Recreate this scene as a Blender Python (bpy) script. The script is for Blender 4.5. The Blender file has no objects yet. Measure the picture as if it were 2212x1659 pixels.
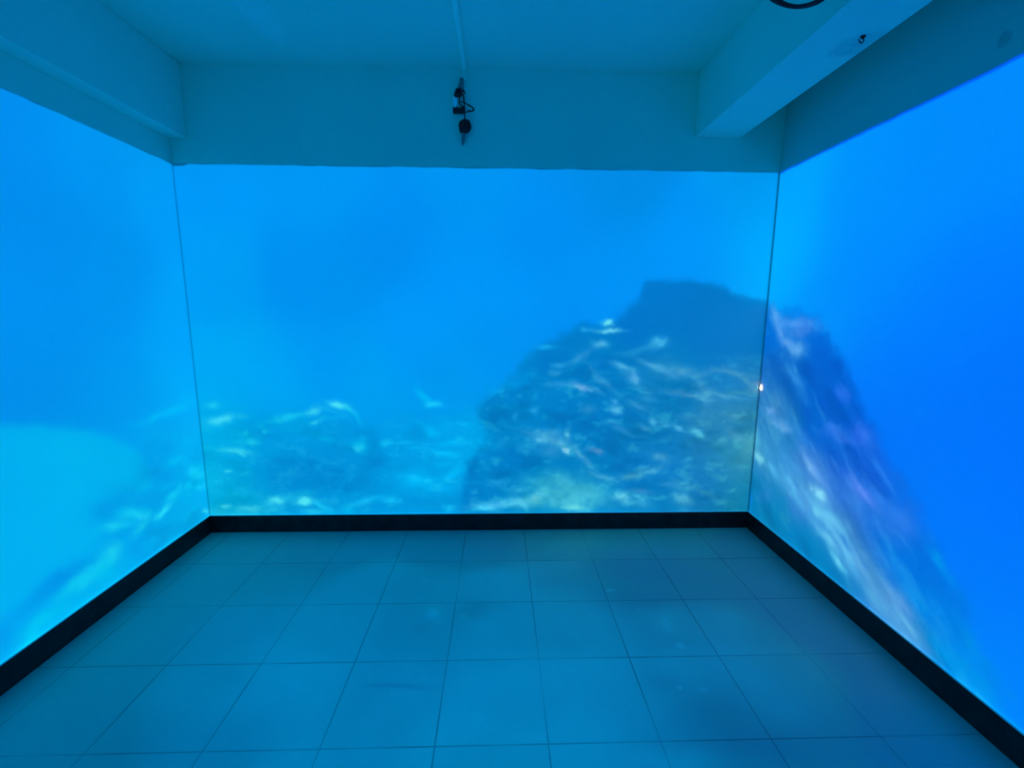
import bpy, bmesh, math, random
import numpy as np
from mathutils import Vector, Matrix, Euler

# ------------------------------------------------------------------ camera
scene = bpy.context.scene
COL = scene.collection
cam_data = bpy.data.cameras.new('camera')
cam = bpy.data.objects.new('camera', cam_data)
COL.objects.link(cam)
cam_data.sensor_fit = 'HORIZONTAL'
cam_data.sensor_width = 36.0
cam_data.lens = 991.25 / 2212 * 36.0
cam_data.clip_start = 0.02
_yaw, _pitch, _roll = -0.0297, -0.1605, -0.0050
_m = (Matrix.Rotation(_yaw, 3, 'Z') @ Matrix.Rotation(_pitch, 3, 'X') @ Matrix.Rotation(_roll, 3, 'Y')
      @ Matrix.Rotation(math.radians(90), 3, 'X'))
cam.matrix_world = Matrix.Translation((1.9725, -3.006, 1.5137)) @ _m.to_4x4()
scene.camera = cam

# ------------------------------------------------------------------ world, exposure
world = bpy.data.worlds.new('world')
scene.world = world
world.use_nodes = True
world.node_tree.nodes['Background'].inputs[0].default_value = (0.0, 0.006, 0.012, 1)
world.node_tree.nodes['Background'].inputs[1].default_value = 0.0
vs = scene.view_settings
scene.display_settings.display_device = 'sRGB'
vs.view_transform = 'Standard'
vs.look = 'None'
vs.exposure = 0.0
vs.gamma = 1.0
vs.use_curve_mapping = False
scene.cycles.max_bounces = 10
scene.cycles.diffuse_bounces = 8
scene.cycles.sample_clamp_indirect = 4.0

# ------------------------------------------------------------------ room sizes in metres
W = 3.737          # room width, x
H = 2.377          # top edge of the projected picture
HB = 0.1176        # baseboard height
ZC = 2.93          # ceiling
YR = -5.3          # wall behind the camera
LS = 4.4           # how far the side pictures run towards the camera
LF = 4.0           # length of the added floor light slide
FLOOR_TONE = 0.45  # mean reflectance of the floor tiles
PAINT = 0.52       # reflectance of the light grey projection paint

# ------------------------------------------------------------------ the projected sea film
# Coloured fields, outlines and soft patches in metres on each wall: along the wall, height.
FIELD_BACK = [
    (.075,2.332,0,152,247),(.905,2.316,0,150,243),(1.753,2.327,0,148,242),(2.615,2.311,0,140,230),(3.672,2.296,0,155,245),(.064,1.702,0,156,243),
    (.869,1.707,0,146,241),(1.745,1.713,0,147,246),(2.636,1.72,0,147,246),(3.231,1.84,0,150,250),(3.655,1.843,0,164,250),(.063,1.116,0,168,246),
    (.837,1.178,0,152,244),(1.44,1.3,0,151,250),(2.042,1.422,0,148,248),(2.492,1.543,0,145,246),(1.315,1.993,0,141,240),(2.331,2.059,0,143,244),
    (.528,1.01,0,166,246),(1.129,1.01,0,160,243),(1.585,1.056,0,153,240),(1.891,1.24,0,150,243),(.106,.651,0,170,228),(.498,.618,0,156,226),
    (.95,.486,0,150,222),(1.417,.484,0,160,232),(1.794,.548,0,165,235),(1.727,.216,0,145,215),(.094,.195,5,172,224),(.778,.19,5,160,226),
    (1.409,.185,0,155,225),
]
SHAPE_MOUND = [
    (2.883,1.604),(2.915,1.686),(3.059,1.708),(3.241,1.7),(3.426,1.672),(3.553,1.608),(3.71,1.573),(3.867,1.55),(4.034,-.081),(1.675,-.057),(1.744,.35),
    (1.841,.645),(1.852,.869),(1.997,1.025),(2.104,1.149),(2.225,1.256),(2.376,1.339),(2.526,1.418),(2.739,1.424),(2.832,1.53),
]
PATCH_BACK = [
    (.681,.41,.2601,.1102,-3.13,0,140,214,.75),(.494,.682,.0767,.0401,-3.12,0,150,226,.7),(1.145,.49,.0697,.0293,-3.14,0,140,215,.6),
    (1.873,.422,.1391,.0797,1.57,0,136,205,.5),(.212,.476,.0558,.0502,1.06,0,160,218,.3),(1.417,.228,.1331,.0377,3.14,0,142,218,.4),
    (.858,.326,.131,.0371,3.14,0,138,212,.4),(.906,.726,.0685,.0356,-3.12,0,150,222,.5),(1.339,.805,.0774,.0266,-3.14,0,152,230,.5),
    (.106,.886,.0377,.0156,-3.12,25,198,240,.7),(.122,.789,.0597,.019,-2.99,60,212,242,.9),(.182,.798,.0305,.0152,-2.76,60,212,242,.7),
    (.275,.807,.0318,.0124,3.06,40,192,235,.5),(.579,.804,.0948,.0173,-2.93,20,198,245,.75),(.526,.78,.0344,.0104,-2.96,30,200,245,.5),
    (.741,.845,.0366,.0205,-2.76,60,212,242,.95),(.762,.77,.0246,.012,-2.68,60,208,242,.85),(.808,.797,.0263,.012,-2.69,20,190,240,.5),
    (.907,.889,.0504,.0177,2.93,70,225,250,.95),(.981,.854,.0421,.0125,2.4,30,205,245,.75),(1.03,.796,.0512,.0106,2.22,5,180,240,.55),
    (.846,.858,.0586,.0107,2.77,20,190,240,.5),(.885,.801,.0517,.0105,-2.96,10,180,235,.5),(.617,.744,.1532,.0532,-3.13,0,168,228,.4),
    (.328,.634,.0355,.018,3.07,30,198,235,.75),(.299,.692,.0128,.0116,1.02,40,200,235,.6),(.419,.705,.0171,.0141,-2.97,20,190,232,.6),
    (.405,.745,.0187,.0124,-3.08,20,185,235,.5),(.27,.656,.0765,.0445,-3.1,0,175,225,.4),(.212,.576,.0758,.0145,2.99,45,202,235,.8),
    (.253,.553,.0208,.0092,2.56,50,205,238,.6),(.148,.429,.0189,.0109,-3.1,50,202,235,.85),(.267,.422,.0267,.0123,-2.76,20,185,228,.6),
    (.036,.603,.0339,.0125,-3.13,20,190,238,.5),(.808,.663,.1015,.0145,2.77,0,170,228,.5),(1.038,.609,.0513,.0237,2.67,10,190,245,.75),
    (1.032,.586,.0294,.0145,-3.13,40,205,250,.7),(1.057,.654,.027,.0172,1.49,10,180,238,.5),(1.22,.621,.0314,.0179,-2.94,15,185,245,.75),
    (1.325,.633,.0609,.0108,-3.07,10,182,242,.65),(1.48,.945,.0511,.0158,2.51,0,188,252,.65),(1.547,.893,.043,.0176,-3.14,20,200,252,.85),
    (1.526,.706,.0433,.0234,2.77,0,188,252,.75),(1.475,.742,.0862,.0126,2.69,0,175,245,.4),(1.614,.751,.0433,.0358,2.76,0,175,245,.45),
    (1.744,.759,.0435,.0358,2.75,0,172,245,.45),(1.69,.622,.1137,.0136,-3.05,0,182,248,.65),(1.419,.589,.0348,.0109,3.14,10,182,245,.6),
    (1.619,.543,.0875,.0201,3.05,5,188,250,.7),(1.6,.479,.0529,.0183,-2.96,0,178,245,.5),(1.865,.687,.0528,.0358,2.58,0,170,240,.4),
    (1.421,.35,.0882,.0558,-3.13,0,182,248,.75),(1.5,.35,.0265,.0186,-3.13,20,198,252,.6),(1.369,.387,.0351,.0149,2.95,10,190,250,.5),
    (1.66,.404,.0719,.0255,-2.6,0,186,250,.75),(1.597,.321,.0801,.0558,-2.94,0,175,242,.55),(1.705,.45,.0452,.018,-2.42,0,180,245,.5),
    (1.481,.284,.1063,.0281,3.14,0,170,238,.4),(1.063,.208,.0986,.0148,-2.85,15,184,242,.7),(1.231,.22,.0486,.0207,3.14,15,188,245,.75),
    (.936,.147,.0353,.0236,-3.11,5,185,238,.6),(1.176,.178,.0446,.0112,-2.96,0,150,225,.5),(.458,.219,.0549,.0221,-2.95,70,222,245,1),
    (.646,.22,.0385,.0243,-3.11,75,225,245,1),(.556,.244,.0523,.0149,3.14,20,185,230,.5),(.663,.281,.0523,.0167,3.14,10,175,225,.5),
    (.108,.187,.0295,.0131,-3.13,60,208,238,.8),(.266,.158,.0505,.0188,-3.14,75,212,240,.9),(.052,.145,.0521,.0188,-3.14,30,190,230,.6),
    (.182,.144,.1305,.0225,3.14,20,185,228,.6),(.191,.247,.0866,.0232,3.14,5,172,222,.5),(.418,.152,.0524,.0151,3.14,30,190,235,.6),
    (.754,.186,.0522,.0133,2.66,20,195,245,.7),(.716,.14,.0703,.0132,3.14,30,200,245,.75),(.804,.148,.0349,.0133,2.75,15,190,242,.6),
    (1.876,.158,.045,.0209,-2.96,50,198,248,.9),(1.809,.14,.054,.0133,-2.96,20,180,235,.6),(1.625,.156,.0322,.0228,-3.14,15,182,240,.7),
    (.047,.368,.0516,.0275,-3.11,5,178,230,.4),(2.286,1.167,.1026,.0577,-2.79,0,122,205,.5),(2.816,1.396,.0802,.0675,3.04,0,118,205,.5),
    (2.688,1.168,.0924,.0346,3.14,0,118,200,.6),(2.843,.815,.1292,.0241,-3.06,0,118,195,.6),(2.083,.551,.1069,.0485,2.77,0,125,200,.6),
    (2.647,.695,.1065,.0726,3.11,0,122,196,.5),(1.943,.852,.071,.0578,1.57,0,130,205,.5),(2.116,.946,.1271,.0352,3.14,0,132,212,.4),
    (3.09,.633,.1436,.0612,3.12,8,120,190,.4),(2.758,.274,.057,.0362,1.64,0,130,195,.6),(3.101,.22,.0733,.0382,3.11,10,128,195,.4),
    (2.859,.197,.0341,.0128,3.13,20,130,195,.6),(2.424,1.121,.0576,.0289,3.13,0,125,200,.4),(3.073,1.122,.1419,.0631,2.87,45,145,202,.35),
    (2.689,1.434,.032,.0167,2.96,100,220,240,.95),(2.708,1.382,.0629,.0113,3.09,95,205,237,.9),(2.537,1.382,.0228,.0113,3.14,40,170,240,.6),
    (2.583,1.39,.0182,.0101,3.13,40,165,232,.5),(2.637,1.299,.0458,.0182,3.14,75,180,227,.7),(2.284,1.27,.0478,.0136,-3.14,20,168,240,.7),
    (3.03,1.306,.0504,.0253,-3.02,65,182,234,.95),(2.926,1.266,.0966,.0163,-2.82,30,150,212,.55),(2.812,1.237,.0692,.0115,-3.14,20,140,207,.4),
    (2.502,1.208,.0624,.0186,-2.61,45,150,214,.6),(2.559,1.248,.0565,.0139,-2.52,30,140,212,.5),(2.372,1.156,.0367,.0161,3.14,55,168,227,.7),
    (2.356,1.104,.0368,.0162,3.14,50,160,217,.6),(2.392,1.028,.0866,.0164,-3.09,45,155,220,.6),(2.531,1.003,.0492,.0162,2.82,95,165,222,.75),
    (2.637,.976,.0472,.0139,2.79,55,150,212,.5),(2.793,1.143,.0586,.0172,2.83,65,170,222,.75),(2.861,1.064,.05,.0297,2.53,65,158,220,.7),
    (2.658,1.052,.065,.0252,2.54,45,150,214,.55),(2.717,1.005,.0715,.0138,2.46,45,150,214,.5),(2.586,1.121,.0587,.0137,2.46,35,145,212,.45),
    (3.001,1.154,.0828,.0159,2.77,65,165,220,.7),(3.103,1.105,.0895,.0137,2.72,55,152,212,.55),(3.226,1.111,.0946,.0254,2.97,70,160,207,.6),
    (3.312,1.052,.0606,.0228,2.15,60,150,202,.5),(3.435,1.128,.0926,.0166,-2.97,60,150,202,.5),(3.543,1.105,.0835,.0127,2.97,70,155,202,.6),
    (3.642,1.052,.0613,.0125,2.64,75,160,202,.6),(3.363,.993,.0731,.0252,2.63,60,150,202,.55),(3.473,.946,.1318,.0141,3,75,165,212,.65),
    (3.272,.946,.1318,.0164,2.93,75,155,207,.6),(3.141,.958,.0714,.0117,2.97,50,145,212,.4),(3.601,.975,.0824,.0144,-3.06,60,155,187,.45),
    (3.372,.874,.0948,.036,1.48,45,142,197,.4),(3.567,.814,.1435,.0422,3.13,60,145,187,.4),(2.751,.908,.0165,.0153,2.86,60,164,226,.7),
    (2.759,.851,.0406,.02,2.78,68,174,226,.85),(2.91,.877,.0597,.0176,2.87,55,150,210,.55),(2.982,.964,.0458,.0253,2.53,50,152,214,.5),
    (2.967,.922,.0475,.0141,2.96,45,148,210,.4),(2.204,.85,.0279,.0214,3.12,35,162,228,.75),(2.082,.814,.0209,.019,3.1,35,158,228,.65),
    (2.001,.769,.035,.0191,-2.78,20,150,222,.5),(2.577,.861,.038,.0328,2.68,45,148,207,.5),(3.018,.769,.0245,.0152,2.52,68,174,222,.8),
    (3.188,.728,.0294,.013,2.69,72,177,226,.85),(3.125,.748,.073,.0118,2.79,50,150,214,.5),(3.333,.688,.0419,.0201,2.74,76,187,224,1),
    (2.959,.731,.044,.0141,2.62,65,155,212,.5),(3.404,.754,.0301,.0241,3,55,148,194,.45),(3.258,.796,.0727,.0142,2.88,50,140,197,.35),
    (2.293,.696,.0939,.0266,3.14,70,170,220,.6),(2.259,.648,.0709,.0266,2.95,70,170,222,.6),(2.447,.684,.0409,.0166,1.43,65,165,212,.6),
    (2.441,.566,.0204,.0145,2.74,130,205,232,1),(2.365,.635,.0718,.0239,2.69,60,158,210,.6),(2.319,.562,.0832,.0365,2.95,45,150,210,.5),
    (2.176,.697,.053,.0168,2.87,45,155,217,.5),(2.401,.623,.0472,.0304,3.12,60,160,212,.5),(2.545,.537,.0679,.0178,2.27,65,160,212,.6),
    (2.583,.475,.0495,.0179,2.35,55,150,212,.5),(2.645,.57,.0422,.0158,2.86,90,150,210,.65),(2.824,.695,.0725,.0167,2.79,45,145,207,.4),
    (2.763,.743,.0844,.0142,2.7,45,145,212,.4),(2.013,.625,.0821,.0303,-2.87,20,155,220,.55),(1.966,.6,.0704,.0219,3.14,15,150,220,.45),
    (2.036,.745,.0704,.0238,2.69,20,150,217,.4),(3.09,.516,.0551,.0243,2.86,65,158,210,.6),(2.898,.386,.0777,.019,-2.93,70,170,212,.7),
    (3.06,.42,.057,.0204,-2.69,60,160,212,.65),(2.969,.43,.0716,.0139,-2.93,50,155,207,.5),(2.706,.372,.0565,.0172,2.74,68,167,219,.7),
    (2.645,.394,.073,.0123,2.87,50,155,207,.4),(2.445,.276,.206,.0689,2.95,60,182,214,.8),(2.395,.358,.0736,.0427,2.57,56,177,209,.65),
    (2.59,.262,.0847,.0757,2.98,60,182,214,.65),(2.253,.233,.0962,.0379,-2.68,64,187,224,.75),(2.496,.159,.067,.0178,2.98,104,220,226,.9),
    (2.229,.221,.0289,.0253,3.07,120,210,227,.6),(1.954,.185,.1437,.0253,-3,70,190,237,.7),(2.121,.196,.0545,.0277,2.84,80,200,234,.7),
    (2.398,.2,.181,.0381,3.13,72,192,219,.6),(2.839,.229,.0467,.0277,2.92,95,200,230,.9),(2.942,.228,.0756,.016,2.64,52,172,219,.75),
    (2.993,.189,.0384,.0195,1.64,52,167,219,.6),(2.896,.186,.0863,.0177,2.95,50,160,212,.5),(3.263,.207,.0535,.032,2.65,72,174,219,.85),
    (2.964,.272,.0615,.015,2.95,90,150,207,.4),(3.156,.315,.0616,.0175,2.95,55,150,212,.5),(3.254,.321,.0631,.0159,2.69,60,160,207,.5),
    (3.417,.256,.0892,.0147,2.7,55,150,192,.4),(1.954,.348,.0428,.0199,3.13,30,158,222,.55),(2.097,.288,.0477,.0151,-3.06,40,165,217,.5),
    (3.51,.631,.0423,.0202,-2.79,70,170,202,.55),(3.603,.668,.0629,.0211,2.62,85,160,197,.45),(3.692,.618,.0631,.0532,2.57,75,165,192,.5),
    (3.668,.482,.1014,.0841,1.87,55,150,187,.4),(3.54,.557,.061,.0492,2.97,40,150,187,.3),(1.802,.601,.0818,.0728,-3.13,0,172,240,.6),
    (2.081,1.028,.069,.0186,3.14,0,155,232,.6),(1.943,.976,.0368,.0187,-3.14,0,160,234,.6),(2.115,1.063,.0688,.0348,-2.79,0,150,232,.5),
]
FIELD_LEFT = [
    (.961,2.305,0,142,238),(.567,2.257,0,149,241),(.114,2.171,0,156,247),(.865,1.841,0,142,236),(.526,1.666,0,148,240),(.098,1.416,0,160,246),
    (1.065,1.446,0,146,240),(1.059,1.138,0,146,237),(.632,1.007,0,152,241),(.105,.983,0,166,246),(.156,.666,0,168,238),(.129,.285,0,172,236),
    (.572,.423,0,165,236),(1.008,.283,0,172,238),(1.285,.193,0,165,240),(.512,.799,0,160,238),
]
SHAPE_DOME = [
    (1.431,1.048),(1.283,1.057),(1.182,1.049),(1.031,1.017),(.827,.939),(.651,.835),(.512,.717),(.453,.594),(.467,.506),(.535,.488),(.696,.555),(.8,.497),
    (.84,.393),(.933,.343),(1.048,.362),(1.141,.336),(1.226,.312),(1.408,.285),(1.607,.285),
]
PATCH_LEFT = [
    (.774,.516,.0762,.0465,-2.89,0,152,228,.85),(.653,.507,.1083,.0349,-2.98,0,155,230,.8),(.724,.609,.0728,.0194,-2.74,0,165,232,.6),
    (.377,.542,.1333,.0969,1.9,0,158,232,.55),(.283,.407,.1059,.0614,2.96,0,162,232,.4),(1.029,.302,.0844,.0337,-2.99,0,148,232,.95),
    (1.12,.304,.0563,.0312,2.96,0,152,232,.8),(1.192,.279,.0462,.02,2.98,0,156,232,.6),(.909,.299,.0826,.0191,-2.8,0,155,230,.6),
    (.62,.22,.071,.039,-2.96,0,160,235,.8),(.73,.346,.0757,.0296,-3.06,0,162,235,.7),(1.303,.211,.0507,.0267,1.47,0,152,235,.6),
    (.819,.657,.0444,.0148,-2.74,0,165,235,.5),(.832,.974,.1237,.0229,-2.82,0,150,235,.6),(.439,.727,.0891,.0545,-2.76,0,160,235,.4),
    (.894,.716,.2069,.1155,-2.68,0,182,242,.5),(.609,.705,.0798,.0601,-2.57,0,182,244,.5),(.513,.536,.0446,.0311,-2.54,0,186,245,.5),
    (.963,.889,.2313,.0693,-2.83,0,184,243,.4),(.771,.277,.0487,.0385,.8,25,202,238,.9),(.832,.232,.0536,.0273,2.96,15,198,238,.6),
    (.919,.238,.0866,.0319,3.08,15,200,240,.85),(1.001,.236,.0564,.0241,3.09,10,195,238,.6),(.804,.183,.0573,.0404,-2.49,0,190,238,.5),
    (.603,.41,.0823,.0248,-2.74,15,198,242,.8),(.534,.361,.0374,.0166,-2.63,30,205,245,.6),(.739,.404,.0723,.02,-2.79,20,198,240,.7),
    (.65,.371,.0491,.0132,-2.93,10,190,240,.5),(.395,.334,.0558,.0158,2.98,30,208,248,.9),(.295,.387,.0601,.0206,2.99,15,198,245,.75),
    (.577,.315,.0416,.0201,2.77,25,202,242,.75),(.342,.456,.0576,.0158,-3.13,5,185,242,.5),(.074,.448,.0643,.0373,-2.69,20,202,250,.85),
    (.051,.339,.0456,.0226,-2.68,20,202,248,.75),(.027,.17,.0219,.0125,-2.57,60,215,250,.8),(.244,.593,.079,.0208,-3.11,0,188,245,.6),
    (.368,.886,.1159,.0165,3.11,0,186,248,.65),(.203,.902,.0979,.0174,3.11,0,186,248,.65),(.09,.94,.055,.0371,-2.92,0,180,248,.5),
    (.153,.664,.0919,.0606,-2.75,0,175,243,.4),(.383,.792,.0914,.0335,-2.85,0,168,238,.5),(.183,.365,.0673,.0506,3.01,0,182,240,.4),
    (1.15,.175,.0787,.0283,-3.11,0,198,242,.75),(1.222,.139,.0535,.0215,-3.08,0,198,245,.7),(.986,.146,.0839,.0285,-3.1,0,188,242,.5),
    (.733,.173,.06,.0203,3.07,0,180,238,.5),(.48,.191,.106,.0257,-3.04,0,176,240,.5),(.261,.218,.0935,.0276,-3.03,0,178,240,.5),
]
FIELD_RIGHT = [
    (.144,2.208,0,163,255),(.184,1.825,0,169,255),(.679,2.038,0,146,255),(1.053,2.03,0,142,255),(1.307,2.122,0,140,253),(.824,1.672,0,138,255),
    (1.304,1.64,0,127,255),(1.052,1.36,0,127,255),(1.206,1.086,0,117,253),(1.491,.985,0,118,255),(1.484,.532,0,125,255),(1.359,.75,0,121,255),
    (1.657,.241,0,135,255),(1.497,1.317,0,119,252),(.522,1.594,0,147,255),
]
SHAPE_RIDGE = [
    (-.177,1.552),(.061,1.531),(.18,1.497),(.44,1.465),(.538,1.397),(.667,1.308),(.782,1.188),(.841,1.067),(.936,.952),(1.042,.836),(1.153,.748),
    (1.245,.637),(1.327,.557),(1.42,.455),(1.508,.35),(1.571,.236),(1.642,.115),(1.444,-.082),(.041,-.278),
]
PATCH_RIGHT = [
    (.036,.71,.1971,.139,2.42,41,135,200,.5),(.294,.601,.1523,.1103,2.88,41,138,210,.4),(.207,.936,.1324,.0703,2.94,50,131,198,.6),
    (.047,1.09,.1016,.0699,1.75,24,123,205,.5),(.699,.476,.2231,.096,2.75,61,143,215,.6),(1.05,.246,.2309,.0945,2.71,63,143,215,.65),
    (1.309,.156,.1188,.0447,3,59,148,220,.65),(.844,.801,.2472,.0795,2.46,16,98,215,.4),(.59,.998,.226,.1286,2.59,0,103,208,.6),
    (1.221,.426,.1702,.0875,2.51,0,118,226,.6),(.104,1.473,.071,.0346,2.39,77,163,240,.8),(.161,1.379,.0635,.0293,2.36,65,148,235,.7),
    (.294,1.436,.1439,.0271,3.12,69,153,240,.8),(.418,1.435,.0574,.0243,2.98,57,138,235,.6),(.346,1.294,.0606,.0366,3.1,94,173,238,.9),
    (.253,1.327,.0635,.0251,2.77,77,153,235,.7),(.345,1.388,.0831,.0215,-3.1,57,133,228,.6),(.359,1.125,.0731,.0238,2.5,49,148,230,.6),
    (.28,1.161,.0529,.0188,2.86,49,143,225,.5),(.416,1.034,.0365,.0161,2.03,32,128,220,.4),(.151,.874,.0427,.0222,-2.98,94,165,232,.75),
    (.283,.804,.0579,.0223,-3.09,102,173,236,.95),(.242,.825,.1069,.032,2.95,73,153,225,.5),(.495,.797,.0582,.0289,2.6,39,131,225,.5),
    (.739,1.094,.0461,.0336,2.71,37,113,235,.75),(.722,.903,.0577,.0292,2.94,46,126,235,.8),(.78,.878,.1014,.0194,-3.06,44,119,232,.7),
    (.884,.923,.0529,.0402,2.64,44,113,238,.8),(.937,.831,.1038,.0292,2.54,26,111,230,.5),(.659,1.012,.0802,.0296,2.85,24,103,222,.4),
    (.017,.64,.0634,.0333,2.16,86,193,238,.8),(.078,.54,.0399,.0254,3.06,131,225,250,1),(.105,.623,.0716,.0545,2.96,65,168,225,.5),
    (.229,.498,.0936,.0292,2.69,77,178,235,.8),(.437,.467,.1211,.0307,2.55,77,175,235,.85),(.373,.589,.0873,.0223,2.53,65,158,230,.65),
    (.478,.569,.0833,.021,2.57,69,163,232,.65),(.6,.632,.0955,.0242,2.53,94,163,235,.8),(.656,.52,.0461,.0192,2.96,131,218,250,1),
    (.559,.488,.1143,.0217,2.76,82,173,235,.75),(.705,.584,.0816,.0234,2.48,77,148,232,.6),(.72,.424,.1029,.0436,2.92,102,198,242,.9),
    (.797,.374,.0786,.0317,2.72,94,188,240,.85),(.726,.312,.0786,.0206,2.85,102,198,242,.8),(.644,.361,.0838,.0204,2.59,69,163,228,.55),
    (.893,.315,.0782,.032,2.38,94,188,240,.85),(.849,.23,.0498,.0187,2.66,114,218,250,1),(.933,.255,.0411,.0157,2.57,73,173,235,.6),
    (.864,.358,.0463,.0149,2.83,49,133,215,.6),(.834,.611,.0817,.0555,2.91,49,126,228,.8),(.903,.566,.0726,.0412,2.54,52,131,228,.65),
    (.957,.646,.0878,.0243,2.7,72,128,238,.75),(1.056,.649,.0887,.0231,2.63,49,129,236,.75),(1.151,.619,.0642,.0393,2.89,42,126,236,.85),
    (1.137,.555,.0573,.0304,-3.02,36,121,232,.6),(1.055,.544,.0828,.0319,2.86,36,123,228,.6),(1.072,.759,.0933,.0274,2.53,16,111,235,.5),
    (1.029,.264,.1025,.0253,2.54,86,168,228,.7),(1.117,.273,.0965,.0277,2.58,77,161,225,.7),(1.161,.21,.1066,.0347,2.78,82,163,225,.75),
    (1.221,.237,.0789,.0368,2.77,72,143,220,.7),(1.097,.181,.0884,.0179,2.84,82,168,225,.6),(1.297,.183,.0643,.0315,2.92,69,153,222,.75),
    (1.365,.157,.0601,.0272,2.91,63,153,222,.75),(1.261,.177,.054,.0129,2.76,90,178,230,.6),(.369,.33,.1398,.0582,2.69,16,133,195,.5),
    (.948,.164,.1008,.0426,2.92,16,133,205,.5),(.157,.301,.0832,.0417,-2.52,45,138,215,.6),(1.361,.51,.0677,.0183,2.44,0,145,240,.7),
    (1.159,.42,.0712,.0257,2.41,8,128,232,.5),(1.299,.306,.0945,.038,2.62,0,139,235,.6),(1.481,.158,.0724,.0593,3.14,0,151,236,.65),
    (1.529,.29,.0697,.023,2.39,0,151,238,.6),(1.417,.321,.0854,.0284,2.58,0,135,235,.5),(1.401,.186,.0571,.0235,2.74,0,153,235,.5),
    (1.562,.152,.0516,.0429,-2.88,0,153,238,.5),(1.646,.093,.0678,.0429,3.07,0,143,248,.5),(1.171,1.095,.0227,.018,-2.81,0,125,252,.5),
    (1.141,.729,.0826,.0503,.86,0,115,235,.4),
]
FIELD_FLOOR_LIGHT = [  # floor's light and shade tones, thrown by the added floor projector
    (.15,.129,0,82,108),(.813,.123,0,93,127),(1.421,.104,0,88,120),(2.045,.116,0,95,135),(2.673,.115,0,98,138),(3.312,.108,0,95,135),
    (3.631,.114,0,84,120),(.173,.444,0,92,132),(.488,.321,0,88,120),(.868,.273,0,92,130),(1.747,.29,0,95,136),(.332,.653,0,106,152),(.741,.619,0,113,162),
    (1.256,.63,0,114,166),(1.649,.682,0,108,156),(1.929,.644,0,113,164),(2.438,.564,0,103,150),(2.858,.524,0,95,140),(3.359,.63,0,95,140),
    (3.649,.681,0,76,115),(.234,.951,0,103,150),(.68,.961,0,112,165),(1.127,.971,0,120,176),(1.642,.982,0,113,166),(1.98,1.022,0,118,173),
    (2.363,.998,0,118,173),(2.712,.972,0,106,157),(3.073,.945,0,106,157),(3.424,.953,0,91,136),(3.648,1.123,0,75,115),(.244,1.421,0,90,132),
    (.364,1.36,0,108,155),(.729,1.368,0,116,171),(1.096,1.377,0,124,184),(1.544,1.342,0,119,178),(2.044,1.377,0,124,184),(2.395,1.362,0,121,180),
    (2.662,1.414,0,109,163),(2.964,1.375,0,111,169),(3.299,1.31,0,106,157),(3.596,1.317,0,86,130),(3.644,1.481,0,73,116),(.327,1.591,0,87,130),
    (.58,1.614,0,94,140),(.966,1.607,0,107,163),(1.373,1.634,0,121,181),(1.85,1.645,0,124,184),(2.249,1.655,0,122,182),(2.563,1.679,0,112,172),
    (2.836,1.618,0,92,143),(3.142,1.66,0,93,146),(3.5,1.634,0,81,126),(3.63,1.672,0,66,106),(.073,.913,0,78,118),(.063,.228,0,72,102),
    (3.668,.329,0,72,106),(3.656,.993,0,68,105),(.099,1.397,0,68,108),(3.684,.541,0,70,106),
]
PATCH_FLOOR_LIGHT = [  # lighter and darker floor blotches, shaped into the added floor light
    (.635,.268,.7364,.0929,3.1,0,86,116,.75),(.162,.341,.1448,.0872,2.91,0,90,120,.5),(1.012,.287,.0985,.0583,1.05,0,78,105,.9),
    (1.427,.135,.247,.087,-3.09,0,80,112,.7),(1.802,.234,.1799,.0705,-3.11,0,84,118,.6),(1.77,.596,.1829,.0367,1.49,0,98,140,.4),
    (1.929,.666,.1547,.138,-2.97,0,116,168,.6),(1.843,.463,.1939,.0301,-3.12,0,95,138,.6),(2.095,.402,.1704,.0316,-3.12,0,90,130,.5),
    (2.422,.216,.213,.084,3.14,0,108,152,.5),(2.644,.495,.2229,.099,3.11,0,90,132,.6),(2.995,.527,.2915,.1525,-3.04,0,86,128,.6),
    (2.772,.788,.1515,.0785,3.05,0,92,136,.6),(1.842,.864,.0972,.0575,2.67,0,100,145,.7),(2.326,.779,.2018,.1223,1.78,0,116,168,.4),
    (1.651,.878,.0641,.0372,1,0,124,176,.5),(1.794,.917,.0285,.0228,1.31,0,122,172,.4),(2.804,.974,.0899,.0546,2.06,0,118,170,.5),
    (3.126,.981,.1587,.0875,-2.48,0,112,166,.5),(3.196,1.143,.1598,.0717,-2.53,0,104,152,.4),(3.07,.795,.3489,.0559,-3.13,0,86,128,.6),
    (3.393,.802,.3024,.0792,3.12,0,88,132,.4),(2.631,1.344,.0793,.0466,2.98,0,98,148,.5),(2.815,1.523,.1341,.0829,3.14,0,90,140,.6),
    (2.776,1.272,.1412,.0463,3.12,0,122,180,.3),(2.893,1.637,.1497,.0446,3.11,0,86,136,.6),(2.563,1.679,.1113,.0261,-3.14,0,126,188,.5),
    (1.566,1.354,.0937,.0092,-3.12,0,98,155,.7),(1.61,.988,.0315,.0164,-3.05,0,98,145,.6),(2.374,1.276,.0799,.0457,3.08,0,128,188,.5),
    (1.003,1.178,.1321,.0751,-2.82,0,124,184,.3),(1.839,1.5,.1394,.079,-3.07,0,128,190,.3),(.337,.775,.1783,.0725,-2.96,0,112,162,.4),
    (.294,1.162,.13,.1011,1.44,0,100,148,.3),(3.099,1.468,.1058,.0768,-2.87,0,112,172,.4),
]
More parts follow.
